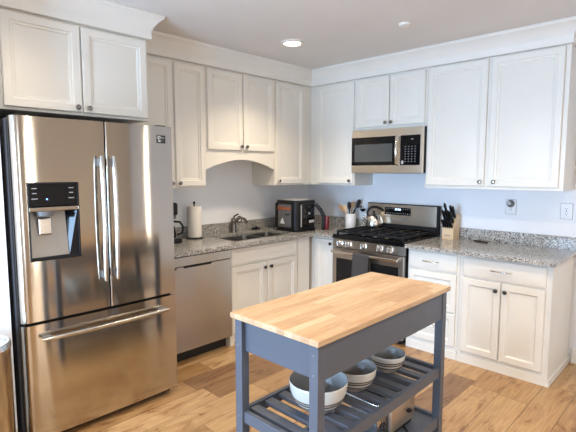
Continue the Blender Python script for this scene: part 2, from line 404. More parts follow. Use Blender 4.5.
# drawer base right of stove
def skirt(b, x0, x1, endcap=False):
    fbox(b, FB, x0, x1, 0, .062, .02, BF+.010); fbox(b, FB, x0, x1, .062, .075, .02, BF+.004)
t = thing('base_cabinet', (1.9, -.3, 0), 'white three-drawer base cabinet just right of the stove', 'cabinet')
b = MB(); fbox(b, FB, 1.678, 2.125, .03, ZB, .02, BF); skirt(b, 1.678, 2.125)
obj('body', b, M['white'], t)
for v0, v1, pv in ((.705, .848, .775), (.385, .688, .60), (.105, .372, .245)):
    d = obj('drawer', MB().panel(FB, 1.690, 2.106, v0, v1, BF, SLAB if v1 > .8 else DOORB), M['white'], t, 25)
    pull(FB, 1.825, 1.960, pv, BF+.018, d, M['chrome'])
# right base
t = thing('base_cabinet', (2.45, -.3, 0), 'white base cabinet at right end with one wide drawer over two doors', 'cabinet')
b = MB(); fbox(b, FB, 2.127, 2.775, .03, ZB, .02, BF); skirt(b, 2.127, 2.775)
b.box(2.775, -BF-.010, 0, 2.790, -.02, .045); b.box(2.775, -BF-.012, 0, 2.779, -.02, ZB-.001)
obj('body', b, M['white'], t)
d = obj('drawer', MB().panel(FB, 2.158, 2.738, .700, .848, BF, SLAB), M['white'], t, 25); pull(FB, 2.370, 2.515, .775, BF+.018, d, M['chrome'])
for a, c, k in ((2.158, 2.440, 2.412), (2.450, 2.738, 2.478)):
    d = door(FB, a, c, .095, .685, BF, t, DOORB); knob(FB, k, .628, BF+.02, d, M['bronze'])

# ------------------------------------------------------------------ worktops
SX0, SX1, SY0, SY1 = .11, .535, -1.56, -.78
t = thing('countertop', (.3, -1.2, ZB), 'L-shaped speckled granite worktop around the sink, left of the stove', 'countertop')
b = MB(); e = .668
b.box(0.002, -2.43, ZB, e, SY0, ZC).box(.002, SY1, ZB, e, -.002, ZC).box(.002, SY0, ZB, SX0, SY1, ZC).box(SX1, SY0, ZB, e, SY1, ZC).box(e, -e, ZB, .903, -.002, ZC)
obj('slab', b, M['granite'], t)
obj('backsplash', MB().box(.002, -2.43, ZC, .022, -.002, ZC+.10, .002).box(.022, -.022, ZC, .903, -.002, ZC+.10, .002), M['granite'], t)
t = thing('countertop', (2.2, -.3, ZB), 'straight speckled granite worktop right of the stove', 'countertop')
obj('slab', MB().box(1.675, -e, ZB, 2.800, -.002, ZC, .003), M['granite'], t)
obj('backsplash', MB().box(1.675, -.022, ZC, 2.800, -.002, ZC+.10, .002), M['granite'], t)

# sink
t = thing('sink', (.3, -1.13, ZB-.2), 'undermount steel sink basin set in the granite worktop', 'sink')
b = MB(); zt = ZB-.001; g = .012
def rrect(x0, x1, y0, y1, z, r, n=5):
    P = []
    for cx, cy, t0 in ((x1-r, y1-r, 0), (x0+r, y1-r, math.pi/2), (x0+r, y0+r, math.pi), (x1-r, y0+r, 1.5*math.pi)):
        for i in range(n+1):
            a = t0 + math.pi/2*i/n; P.append(Vector((cx+r*math.cos(a), cy+r*math.sin(a), z)))
    return P
for ya_, yb_, q in ((SY0, -1.085, 'left'), (-1.06, SY1, 'right')):
    b = MB()
    b.loops([rrect(SX0-.02, SX1+.02, ya_-(.02 if q == 'left' else .0125), yb_+(.0125 if q == 'left' else .02), zt-(.012 if 0 else 0), .02), rrect(SX0+.004, SX1-.004, ya_+.004, yb_-.004, zt, .05), rrect(SX0+.012, SX1-.012, ya_+.012, yb_-.012, zt-.15, .06), rrect(SX0+.05, SX1-.05, ya_+.05, yb_-.05, zt-.17, .05)], cap0=False)
    bs = obj('basin', b, M['sinksteel'], t, 40)
    obj('drain', MB().lathe((.32, (ya_+yb_)/2, zt-.169), [(.045,0), (.045,.003), (.03,.004), (.028,.001)], 20), M['chrome'], bs, 40)
# faucet
fx, fy = .068, -1.20
t = thing('faucet', (fx, fy, ZC), 'dark chrome single-lever faucet behind the sink', 'faucet')
obj('base', MB().lathe((fx, fy, ZC), [(.030,0), (.030,.008), (.026,.014), (.025,.095), (.027,.12), (.022,.14), (0,.145)], 20), M['nickel'], t, 40)
obj('spout', MB().tube([(fx+.005, fy, ZC+.09), (fx+.05, fy, ZC+.135), (fx+.11, fy, ZC+.155), (fx+.17, fy, ZC+.145), (fx+.20, fy, ZC+.115)], [.016,.015,.014,.014,.015], 12), M['nickel'], t, 60)
lp = [Vector((fx+.01, fy+.010, ZC+.125))] + [Vector((fx+.03, fy+.052, ZC+.130)) + .030*Vector((0, -math.cos(a), math.sin(a))) for a in [0.3+i*.52 for i in range(12)]]
obj('lever', MB().tube(lp, .0065, 8).tube([(fx, fy, ZC+.135), (fx+.02, fy-.005, ZC+.165), (fx+.04, fy+.03, ZC+.185)], .008, 8), M['bronze'], t, 60)
t = obj('sink_strainer', MB().lathe((.072, -.90, ZC), [(.020,0), (.042,.010), (.048,.018), (.050,.022), (.044,.022), (.018,.012), (.008,.014), (.008,.03), (.012,.036), (0,.04)], 20), M['black'], smooth=40, origin=(.072,-.90,ZC))
tag(t, 'small black stopper lying on the worktop behind the sink', 'sink stopper')

# ------------------------------------------------------------------ refrigerator
Y0, Y1, YM = -3.366, -2.446, -2.893
t = thing('refrigerator', (.5, -2.92, 0), 'stainless steel french-door refrigerator with water dispenser and bottom freezer', 'refrigerator')
obj('body', MB().box(.06, Y0-.008, .03, .885, Y1-.006, 1.785, .004), mat('fridge_side_grey', (.05,.05,.055), .45, .3), t)
def curved_slab(y0, y1, z0, z1, xb, xf, bulge, rl, rr_, holes=None):
    """door with softly bowed front and rounded vertical edges; profile in plan"""
    P = []
    n = 28; full0, full1 = Y0, Y1; cm = (full0+full1)/2; hw = (full1-full0)/2
    def xfront(y): return xf - bulge*((y-cm)/hw)**2
    ys = []
    for i in range(7):                           # left rounding
        a = math.pi/2*i/6; P.append((y0 + rl*(1-math.sin(a)), xfront(y0+rl) - rl*(1-math.cos(a))))
    P = P[::-1]
    for i in range(1, n): 
        y = y0+rl + (y1-y0-rl-rr_)*i/n; P.append((y, xfront(y)))
    for i in range(7):
        a = math.pi/2*i/6; P.append((y1 - rr_*(1-math.sin(math.pi/2-a)), xfront(y1-rr_) - rr_*(1-math.cos(a))))
    return P
def plan_prism(P, xb, z0, z1):
    pts = [Vector((xb, P[0][0], z0))] + [Vector((x, y, z0)) for y, x in P] + [Vector((xb, P[-1][0], z0))]
    return MB().prism(pts, (0,0,z1-z0))
DPY0, DPY1, DPZ0, DPZ1 = -3.312, -3.052, 1.032, 1.452
PL = curved_slab(Y0, YM-.004, 0, 0, 0, .976, .008, .035, .008)
# left door is split around the dispenser recess
def clipP(P, a, c):
    xs = lambda y: next((P[i][1] + (P[i+1][1]-P[i][1])*(y-P[i][0])/(P[i+1][0]-P[i][0]) for i in range(len(P)-1) if P[i][0] <= y <= P[i+1][0] and P[i+1][0] > P[i][0]), P[-1][1])
    return [(a, xs(a))] + [p for p in P if a < p[0] < c] + [(c, xs(c))]
def addprism(b, P, xb, z0, z1):
    pts = [Vector((xb, P[0][0], z0))] + [Vector((x, y, z0)) for y, x in P] + [Vector((xb, P[-1][0], z0))]
    b.prism(pts, (0,0,z1-z0))
b = MB(); ZD0, ZD1 = .705, 1.795
addprism(b, PL, .89, ZD0, DPZ0); addprism(b, PL, .89, DPZ1, ZD1)
addprism(b, [p for p in PL if p[0] < DPY0] + [clipP(PL, DPY0, DPY1)[0]], .89, DPZ0, DPZ1)
addprism(b, [clipP(PL, DPY0, DPY1)[-1]] + [p for p in PL if p[0] > DPY1], .89, DPZ0, DPZ1)
dl = obj('door', b, M['steel'], t, 30)
dr = obj('door', plan_prism(curved_slab(YM+.004, Y1, 0, 0, 0, .976, .008, .008, .03), .89, ZD0, ZD1), M['steel'], t, 30)
fz = obj('freezer_drawer', plan_prism(curved_slab(Y0, Y1, 0, 0, 0, .976, .008, .035, .03), .89, .045, .688), M['steel'], t, 30)
obj('seal', MB().box(.86, Y0+.02, .68, .93, Y1-.015, .715).box(.86, YM-.005, .71, .935, YM+.005, 1.78), M['matte'], t)
obj('kickplate', MB().box(.80, Y0+.03, 0, .905, Y1-.02, .045), M['matte'], t)
for y in (Y0+.06, Y1-.05, YM):
    obj('hinge_cover', MB().box(.80, y-.035, 1.785, .93, y+.035, 1.806, .006), M['matte'], t)
def bow(y, z0, z1, x0, x1, parent):
    pts = [(x1-.012*(2*i/16-1)**2, y, z0+(z1-z0)*i/16) for i in range(17)]
    h = obj('handle', MB().tube(pts, [.009]+[.0135]*15+[.009], 12, .8), M['handle'], parent, 60)
    for z in (z0+.035, z1-.035): obj('mount', MB().box(x0-.010, y-.008, z-.022, x1-.008, y+.008, z+.022, .004), M['grey'], h)
bow(-2.934, .873, 1.598, .972, 1.028, dl); bow(-2.862, .873, 1.598, .972, 1.028, dr)
pts = [(1.028 - .016*(2*i/18-1)**2, -3.285+.761*i/18, .612) for i in range(19)]
h = obj('handle', MB().tube(pts, [.010]+[.0145]*17+[.010], 12, .8), M['handle'], fz, 60)
for y in (-3.285+.03, -2.524-.03): obj('mount', MB().box(.955, y-.022, .604, 1.008, y+.022, .620, .004), M['grey'], h)
# dispenser
xd = .966
dp = obj('water_dispenser', MB().panel(FA, DPY0, DPY1, DPZ0, DPZ1, xd, [(0,-.06), (0,.006), (.006,.010), (.008,.006), (.008,-.055)]), M['matte'], dl)
obj('control_panel', MB().box(.92, DPY0+.006, 1.325, xd+.007, DPY1-.006, 1.448, .002), M['gloss'], dp)
obj('panel_rim', MB().box(.92, DPY0+.004, 1.298, xd+.011, DPY1-.004, 1.320, .003), M['steel'], dp)
b = MB()
b.prism([(.9135, DPY0+.012, 1.298), (.9135, DPY0+.012, 1.05), (.955, DPY0+.012, 1.05)], (0, .19, 0))
obj('splash_guard', b, M['cavity'], dp)
obj('cavity_side', MB().prism([(.912, DPY0+.205, 1.295), (.965, DPY1-.010, 1.295), (.965, DPY1-.010, 1.05), (.955, DPY0+.205, 1.05)], (0,.004,0)), M['gloss'], dp)
obj('nozzle', MB().lathe((.945, -3.225, 1.268), [(.0,0),(.042,.004),(.047,.03)], 20), M['grey'], dp, 40)
obj('paddle', MB().box(.925, -3.262, 1.165, .950, -3.190, 1.262, .010, 3), M['chrome'], dp)
obj('drip_tray', MB().box(.915, DPY0+.012, 1.037, xd+.004, DPY1-.012, 1.050, .003), M['matte'], dp)
for y in (-3.278, -3.092):
    for z, ww in ((1.418,.026), (1.392,.022), (1.363,.030)): obj('button', MB().box(xd+.0065, y-ww/2, z, xd+.0078, y+ww/2, z+.005), M['btn'], dp)
obj('indicator_light', MB().box(xd+.0065, -3.222, 1.358, xd+.008, -3.214, 1.366), M['led'], dp)
bd = obj('badge', MB().box(.962, -2.555, 1.688, .9755, -2.495, 1.738, .001), M['gloss'], dr)
ring = [(.9765, -2.541 + .009*math.cos(a), 1.722 + .008*math.sin(a)) for a in [i*math.pi/6 for i in range(11)]]
obj('badge_ring', MB().tube(ring, .002, 6), M['wmark'], bd)
obj('badge_stroke', MB().box(.975, -2.527, 1.719, .9765, -2.503, 1.725), M['dkmark'], bd)
obj('badge_dot', MB().box(.975, -2.547, 1.698, .9765, -2.530, 1.704), M['wmark'], bd)

# ------------------------------------------------------------------ dishwasher
a, c = -2.31, -1.692
t = thing('dishwasher', (.3, -2.0, 0), 'stainless steel dishwasher under the worktop beside the refrigerator', 'dishwasher')
obj('body', MB().box(.03, a+.004, .10, .605, c-.004, ZB-.004), M['grey'], t)
dd = obj('door', MB().box(.606, a, .108, .637, c, .780, .004), M['steel_dw'], t)
cp = obj('control_strip', MB().box(.606, a, .784, .640, c, .858, .004), M['steel_dw'], t)
obj('pocket_handle', MB().box(.622, -2.16, .768, .6415, -1.90, .786, .004), M['matte'], t)
obj('vent_mark', MB().box(.636, -2.262, .766, .6405, -2.225, .776), M['matte'], t)
obj('toe_plate', MB().box(.40, a, 0, .545, c, .105), M['recess'], t)

# ------------------------------------------------------------------ stove
X0, X1 = .909, 1.669
t = thing('stove', (1.29, -.33, 0), 'freestanding stainless steel gas stove with black grates and front knobs', 'stove')
obj('body', MB().box(X0+.004, -.63, .02, X1-.004, -.03, .80), M['matte'], t)
obj('control_panel', MB().prism([(X0, -.63, .795), (X0, -.665, .795), (X0, -.657, .871), (X0, -.63, .871)], (X1-X0, 0, 0)), M['steel_oven'], t)
obj('cooktop', MB().box(X0, -.674, .872, X1, -.04, .915, .006), M['gloss'], t)
for x in (.996, 1.095, 1.262, 1.432, 1.532):
    k = obj('knob', MB().lathe_axis((x, -.660, .835), (0,-1,.1), [(.032,0), (.032,.006), (.025,.009), (.024,.034), (.020,.038), (0,.039)], 22), M['chrome'], t, 40)
    obj('grip_bar', MB().box(x-.005, -.716, .814, x+.005, -.695, .864, .002), M['chrome'], k)
# grates : three cast iron frames
for x0, x1 in ((X0+.02, 1.155), (1.162, 1.415), (1.422, X1-.02)):
    b = MB(); z = .945; h = .014
    for y in (-.63, -.345, -.085): b.box(x0, y-.007, z-h, x1, y+.007, z+.004, .002)
    for x in (x0+.006, x1-.006, (x0+x1)/2): b.box(x-.006, -.63, z-h, x+.006, -.085, z+.004, .002)
    for y in (-.49, -.215): b.box(x0, y-.006, z-h, x1, y+.006, z+.006, .002)
    for x in (x0+.008, x1-.008):
        for y in (-.625, -.345, -.09): b.box(x-.008, y-.008, .914, x+.008, y+.008, z)
    obj('grate', b, M['iron'], t)
for x in (1.035, 1.545):
    for y in (-.49, -.215): obj('burner', MB().lathe((x, y, .913), [(.055,0), (.05,.008), (.038,.010), (.038,.018), (.0,.02)], 20), M['iron'], t, 40)
obj('burner', MB().lathe((1.288, -.345, .913), [(.055,0), (.05,.008), (.038,.010), (.038,.018), (.0,.02)], 20), M['iron'], t, 40)
bg = obj('backguard', MB().box(X0, -.085, .985, X1, -.04, 1.178, .004), M['steel_mw'], t)
obj('backguard_case', MB().box(X0-.006, -.075, .905, X1+.016, -.03, 1.186, .004).box(X0, -.092, .905, X1, -.04, .986), M['matte'], t)
ds = obj('display', MB().box(1.118, -.090, 1.078, 1.408, -.084, 1.152, .002), M['gloss'], bg)
b = MB(); 
for i in range(12):
    for zz in (1.136, 1.092):
        x = 1.135 + i*.0235
        if zz > 1.1 and 4 <= i <= 7: continue
        obj('button', MB().box(x, -.0912, zz, x+.011, -.0902, zz+.005), M['btn'], ds)
obj('clock', MB().box(1.236, -.0912, 1.125, 1.262, -.0902, 1.142).box(1.268, -.0912, 1.125, 1.300, -.0902, 1.142), M['lcd'], ds)
obj('emblem', MB().box(1.235, -.0865, 1.030, 1.345, -.0848, 1.040), M['dkmark'], bg)
od = obj('oven_door', MB().box(X0, -.668, .19, X1, -.632, .788, .005), M['steel_oven'], t)
obj('window', MB().box(.955, -.671, .30, 1.622, -.666, .690, .002), M['ovenglass'], od)
obj('handle', MB().tube([(X0+.03, -.725, .757), (X1-.03, -.725, .757)], .0135, 12).tube([(X0+.045, -.725, .757), (X0+.045, -.666, .757)], .012, 8).tube([(X1-.045, -.725, .757), (X1-.045, -.666, .757)], .012, 8), M['chrome'], od, 50)
dwr = obj('storage_drawer', MB().box(X0, -.666, .05, X1, -.632, .183, .004), M['steel_oven'], t)
for x in (X0+.05, X1-.05): obj('foot', MB().cyl((x, -.6, 0), (x, -.6, .03), .02, seg=10), M['matte'], t)
# dish towel over handle
def towel():
    b = MB(); n, m = 14, 26; g = []
    L = [(-.709, .56), (-.710, .757)] ; path = []
    for i in range(9): path.append((-.7075, .46 + .285*i/8))
    for i in range(1, 8):
        a = math.pi*i/8; path.append((-.725 + .0175*math.cos(a), .757 + .0175*math.sin(a)))
    for i in range(13): path.append((-.7425 - .004*math.sin(i/12*3), .757 - .36*i/12))
    for j, (y, z) in enumerate(path):
        row = []
        for i in range(n+1):
            s = i/n; wv = .0035*math.sin(s*9+z*4) if j > 16 else 0
            row.append(b.bm.verts.new((1.195 + .172*s + .004*math.sin(z*9), y - abs(wv), z)))
        g.append(row)
    for r0, r1 in zip(g, g[1:]):
        for i in range(n): b.bm.faces.new((r0[i], r0[i+1], r1[i+1], r1[i]))
    return b
t = obj('dish_towel', towel(), M['towel'], smooth=60, origin=(1.28,-.725,.757))
md = t.modifiers.new('thick', 'SOLIDIFY'); md.thickness = .003; md.offset = 0
tag(t, 'dark taupe dish towel hanging over the oven door handle', 'towel')

# ------------------------------------------------------------------ microwave
X0, X1 = .916, 1.675
t = thing('microwave', (1.29, -.2, 1.499), 'stainless steel over-the-range microwave with black door window', 'microwave')
obj('body', MB().box(X0, -.375, 1.494, X1, -.012, 1.899, .003), M['matte'], t)
b = MB()
mfr = obj('front_frame', MB().panel(FB, X0, X1, 1.492, 1.901, .375, [(0,0), (0,.014), (.004,.018), (.02,.018)]), M['steel_mw'], t)
mdr = obj('door', MB().box(.918, -.3965, 1.566, 1.412, -.390, 1.832, .003), M['gloss'], t)
obj('window', MB().box(.955, -.3985, 1.600, 1.372, -.396, 1.765, .001), M['mwglass'], mdr)
obj('handle', MB().tube([(1.430, -.394, 1.835), (1.430, -.425, 1.815), (1.430, -.436, 1.70), (1.430, -.425, 1.585), (1.430, -.394, 1.565)], .0115, 10), M['chrome'], mdr, 60)
kp = obj('keypad', MB().box(1.452, -.3965, 1.566, 1.648, -.390, 1.832, .003), M['gloss'], t)
b = MB()
for r in range(7):
    for q in range(4): obj('button', MB().box(1.500+q*.032, -.3975, 1.595+r*.022, 1.512+q*.032, -.3962, 1.602+r*.022), M['dkmark'], kp)
obj('clock', MB().box(1.56, -.3975, 1.79, 1.58, -.3962, 1.80), M['btn'], kp)
obj('door_button', MB().box(1.466, -.399, 1.576, 1.488, -.396, 1.606, .001), M['lgrey'], kp)
obj('light_lens', MB().box(1.10, -.33, 1.494, 1.40, -.20, 1.503), M['grey'], t)

# ------------------------------------------------------------------ kettle
kx, ky, kz = 1.030, -.150, .951
t = thing('kettle', (kx, ky, kz), 'shiny steel whistling kettle with black handle on the stove', 'kettle')
obj('pot', MB().lathe((kx, ky, kz), [(.076,0), (.086,.006), (.088,.03), (.082,.065), (.066,.098), (.050,.115), (.044,.118), (.030,.128), (.0,.130)], 28), M['kettle'], t, 40)
obj('lid_knob', MB().lathe((kx, ky, kz+.129), [(.008,0), (.014,.010), (.014,.018), (0,.022)], 14), M['black'], t, 40)
rx, ry = .72, .69
obj('spout', MB().tube([(kx-.06*rx, ky-.06*ry, kz+.055), (kx-.085*rx, ky-.085*ry, kz+.085), (kx-.105*rx, ky-.105*ry, kz+.098)], [.018,.014,.012], 12), M['chrome'], t, 60)
hp = [(kx+rx*u, ky+ry*u, kz+z) for u, z in ((-.058,.095), (-.066,.130), (-.052,.166), (-.02,.186), (.02,.187), (.06,.172), (.092,.152))]
obj('handle', MB().tube(hp, [.009,.010,.012,.013,.013,.013,.010], 10), M['black'], t, 60)
t.scale = (1.06, 1.06, 1.06)

# ------------------------------------------------------------------ utensil crock and utensils
cx, cy = .718, -.118
t = obj('utensil_crock', MB().lathe((cx, cy, ZC), [(.054,0), (.057,.004), (.057,.158), (.055,.161), (.051,.161), (.050,.155), (.050,.012), (0,.010)], 28), M['ceramic'], smooth=40, origin=(cx,cy,ZC))
tag(t, 'white ceramic utensil crock on the worktop left of the stove', 'crock')
def utensil(name, label, r0, r1, h, head, m, dy=0.0):
    """leaning from base offset r0 to tip offset r1 (along the picture's right), height h"""
    B = Vector((cx+rx*r0, cy+ry*r0+dy*.5, ZC+.016)); T = Vector((cx+rx*r1, cy+ry*r1+dy, ZC+h)); d = (T-B).normalized()
    b = MB(); s = Vector((rx, ry, 0)); n = d.cross(s).normalized(); s = n.cross(d)
    L = (T-B).length; hl, hw, th = head
    b.tube([B, B+d*(L-hl*.9)], [.0055,.006], 8)
    prof = [(.006,0), (hw*.6,.15), (hw,.4), (hw*1.02,.7), (hw*.8,.92), (hw*.25,1.0)]
    b.loops([[T-d*hl*(1-f) + s*w_*math.cos(a) + n*(th*math.sin(a)) for a in [2*math.pi*k/12 for k in range(12)]] for w_, f in prof])
    o = obj(name, b, m, smooth=50, origin=tuple(B)); tag(o, label, 'utensil', 'utensils in the white crock'); return o
utensil('spatula', 'dark spatula leaning furthest left in the white crock', .03, -.118, .255, (.085,.020,.004), M['spoonwood'], -.01)
utensil('wooden_spoon', 'pale wooden spoon leaning left in the white crock', .02, -.075, .25, (.085,.024,.007), M['wood'], .0)
utensil('serving_spoon', 'black upright serving spoon in the middle of the white crock', .0, -.008, .285, (.085,.020,.006), M['black'], -.02)
utensil('wooden_spatula', 'brown wooden spatula standing upright in the white crock', -.01, .022, .29, (.085,.022,.005), M['spoonwood'], .0)
utensil('slotted_turner', 'black turner leaning right with raised head in the white crock', -.03, .105, .31, (.095,.022,.004), M['black'], -.015)
# bent black ladle
b = MB(); pp = [(cx-rx*.03, cy-ry*.03, ZC+.016), (cx+rx*.035, cy+ry*.035, ZC+.19), (cx+rx*.06, cy+ry*.06, ZC+.222), (cx+rx*.10, cy+ry*.10-.005, ZC+.235), (cx+rx*.125, cy+ry*.125-.01, ZC+.225)]
b.tube(pp, [.006,.006,.007,.008,.010], 8)
b.lathe((pp[-1][0]+.012, pp[-1][1]-.002, pp[-1][2]-.045), [(.004,0), (.022,.008), (.030,.03), (.028,.032), (.019,.012), (0,.006)], 16)
o = obj('ladle', b, M['black'], smooth=50, origin=pp[0]); tag(o, 'black ladle bent over the right side of the white crock', 'utensil', 'utensils in the white crock')

# ------------------------------------------------------------------ countertop cooker in the corner
ox, oy = .217, -.432
t = thing('countertop_oven', (ox, oy, ZC), 'black and grey countertop cooker with curved handle in the worktop corner', 'countertop oven')
def rb(x0, x1, y0, y1, z0, z1, r=.05): 
    return MB().loops([rrect(x0+.01, x1-.01, y0+.01, y1-.01, z0, r-.01, 6), rrect(x0, x1, y0, y1, z0+.01, r, 6), rrect(x0, x1, y0, y1, z1-.01, r, 6), rrect(x0+.01, x1-.01, y0+.01, y1-.01, z1, r-.01, 6)])
ax0, ax1, ay0, ay1 = .085, .380, -.590, -.285
obj('body', rb(ax0, ax1, ay0, ay1, ZC+.035, ZC+.290), M['grey'], t, 40)
obj('base', rb(ax0-.005, ax1+.012, ay0-.008, ay1+.005, ZC, ZC+.040), M['black'], t, 40)
obj('top_cover', rb(ax0-.006, ax1+.006, ay0-.006, ay1+.006, ZC+.275, ZC+.315), M['black'], t, 40)
obj('top_plate', rb(ax0+.03, ax1-.03, ay0+.03, ay1-.03, ZC+.31, ZC+.319, .04), M['lgrey'], t, 40)
obj('corner_post', MB().lathe((ax1-.046, ay0+.046, ZC+.03), [(.054,0), (.054,.255)], 20), M['black'], t, 40)
obj('edge_post', MB().box(ax0-.004, ay0-.005, ZC+.03, ax0+.035, ay0+.05, ZC+.285, .008), M['black'], t)
obj('warning_label', MB().box(.105, ay0-.0025, ZC+.215, .300, ay0+.002, ZC+.250), M['orange'], t, )
o = obj('warning_triangle', MB().prism([(.150, ay0-.003, ZC+.075), (.220, ay0-.003, ZC+.075), (.185, ay0-.003, ZC+.135)], (0,.004,0)), M['wmark'], t)
obj('logo_mark', MB().tube(arc((.255, ay0-.002, ZC+.185), (1,0,0), (0,0,1), .022, .016, 3.3, 6.2), .006, 6), M['black'], t)
obj('basket_front', MB().lathe((ax1-.03, -.415, ZC+.055), [(.075,0), (.095,.02), (.105,.08), (.098,.14), (.075,.195), (.05,.215)], 28, sx=.8, sy=1.05), M['gloss'], t, 50)
obj('side_strip', MB().box(ax1-.01, -.540, ZC+.05, ax1+.006, -.512, ZC+.27, .003), M['lgrey'], t)
obj('chrome_disc', MB().lathe_axis((ax1+.03, -.445, ZC+.19), (.9,-.35,.25), [(.020,0), (.018,.012), (0,.016)], 14), M['chrome'], t, 40)  # small chrome disc on the dark bulge
obj('pale_plate', MB().box(ax1+.05, -.455, ZC+.090, ax1+.057, -.385, ZC+.118, .003), M['lgrey'], t)  # small light grey plate on the bulge
hpts = [(.345, -.315, ZC+.268), (.395, -.300, ZC+.262), (.432, -.280, ZC+.215), (.458, -.266, ZC+.165), (.470, -.262, ZC+.135)]
obj('arm', MB().tube(hpts, [.022,.020,.020,.020,.018], 10), M['black'], t, 60)
obj('handle', MB().tube([(.466, -.272, ZC+.006), (.468, -.270, ZC+.07), (.472, -.262, ZC+.13)], [.017,.020,.020], 12), M['black'], t, 60)
obj('grip', MB().tube([(.492, -.245, ZC+.012), (.492, -.245, ZC+.09), (.492, -.245, ZC+.150)], [.022,.027,.024], 12), M['red'], t, 60)
obj('front_panel', MB().box(ax1-.01, ay0+.085, ZC+.045, ax1+.004, ay1-.03, ZC+.275, .003), M['black'], t)
t.location += Vector((.150, -.185, 0))

# ------------------------------------------------------------------ paper towel, coffee maker
px_, py_ = .12, -1.70
t = thing('paper_towel_holder', (px_, py_, ZC), 'black upright paper towel holder between coffee maker and sink', 'paper towel holder')
obj('base', MB().lathe((px_, py_, ZC), [(.078,0), (.080,.006), (.072,.012), (0,.012)], 28), M['black'], t, 40)
obj('rod', MB().cyl((px_, py_, ZC+.01), (px_, py_, ZC+.315), .006, seg=10).lathe((px_, py_, ZC+.31), [(.006,0), (.011,.008), (.011,.022), (0,.03)], 12), M['black'], t, 40)
o = obj('paper_towel_roll', MB().lathe((px_, py_, ZC+.0125), [(.020,0), (.062,0), (.063,.003), (.063,.276), (.062,.279), (.020,.279)], 32, False, False).lathe((px_, py_, ZC+.0125), [(.020,0), (.020,.279)], 32, False, False), M['paper'], smooth=40, origin=(px_,py_,ZC+.0125))
tag(o, 'white paper towel roll on the black upright holder', 'paper towel')
qx, qy = .165, -2.025
t = thing('coffee_maker', (qx, qy, ZC), 'black drip coffee maker half hidden by the refrigerator', 'coffee maker')
obj('base', MB().box(qx-.10, qy-.09, ZC, qx+.12, qy+.09, ZC+.04, .012), M['black'], t)
obj('column', MB().box(qx-.10, qy-.085, ZC+.03, qx-.02, qy+.085, ZC+.26, .01), M['black'], t)
obj('brew_head', MB().box(qx-.10, qy-.09, ZC+.235, qx+.09, qy+.075, ZC+.345, .02, 3), M['black'], t)
obj('steel_band', MB().box(qx-.06, qy-.075, ZC+.205, qx+.075, qy+.065, ZC+.238, .01), M['grey'], t)
cf = obj('carafe', MB().lathe((qx+.035, qy, ZC+.041), [(.055,0), (.066,.012), (.070,.05), (.062,.09), (.045,.125), (.045,.15)], 24), M['gloss'], t, 40)
obj('handle', MB().tube([(qx+.06, qy+.04, ZC+.185), (qx+.09, qy+.085, ZC+.18), (qx+.105, qy+.105, ZC+.14), (qx+.10, qy+.098, ZC+.085), (qx+.075, qy+.065, ZC+.07)], .010, 8), M['black'], cf, 60)

# ------------------------------------------------------------------ knife block + knives
bx0, bx1, by0, by1 = 1.768, 1.872, -.165, -.035
t = thing('knife_block', ((bx0+bx1)/2, -.1, ZC), 'light wooden knife block on the right worktop beside the stove', 'knife block')
pts = [(bx0, by0, ZC), (bx0, by1, ZC), (bx0, by1, ZC+.215), (bx0, by1-.045, ZC+.225), (bx0, by0, ZC+.095)]
obj('body', MB().prism(pts, (bx1-bx0, 0, 0)), M['wood'], t)
obj('label_mark', MB().box(bx0+.022, by0-.0008, ZC+.034, bx1-.028, by0+.001, ZC+.042), M['dkmark'], t)
sl = Vector((0, .085, .130)).normalized(); nr = Vector((-.10, -.130, .085)).normalized()
nr0 = Vector((0, -.130, .085)).normalized()
def knife(u, s, ln, wd, name, label):
    base = Vector((bx0+u, by0, ZC+.095)) + sl*s
    d = (nr0*.72 + Vector((-.10, 0, .75))).normalized()
    k = thing(name, tuple(base), label, 'knife', 'knives in the wooden block')
    x = Vector((1,0,0)); y = d.cross(x).normalized(); x = y.cross(d)
    def ring(f, a, c): return [base + d*f + x*(a*math.cos(t_)) + y*(c*math.sin(t_)) for t_ in [2*math.pi*i/10 for i in range(10)]]
    obj('handle', MB().loops([ring(.008, .007, wd*.8), ring(.015, .008, wd), ring(ln*.5, .008, wd*.85), ring(ln*.85, .009, wd*1.1), ring(ln, .006, wd*.7)]), M['black'], k, 50)
    obj('blade', MB().loops([ring(.009, .0015, wd*.8), ring(-.020, .0015, wd*.8)]), M['chrome'], k)
pos = ['leftmost', 'second from left', 'third from left', 'second from right', 'rightmost']
for i in range(5):
    knife(.013+i*.0195, .012, .085, .0135, 'steak_knife', 'black-handled steak knife, %s in the lowest row of the knife block' % pos[i])
for i in range(4):
    knife(.016+i*.024, .062, .130, .017, 'kitchen_knife', 'black-handled kitchen knife, %s in the middle row of the knife block' % ['leftmost', 'second from left', 'second from right', 'rightmost'][i])
for i, (u, ln) in enumerate(((.025,.150), (.072,.130), (.092,.120))):
    knife(u, .115, ln, .019, 'kitchen_knife', 'large black-handled knife, %s in the top row of the knife block' % ['leftmost', 'middle one', 'rightmost'][i])
o = obj('pen', MB().tube([(2.035, -.105, ZC+.007), (2.10, -.125, ZC+.007), (2.165, -.145, ZC+.006)], [.007,.008,.005], 8), M['black'], smooth=50, origin=(2.1,-.125,ZC))
tag(o, 'small black pen lying on the right worktop', 'pen')

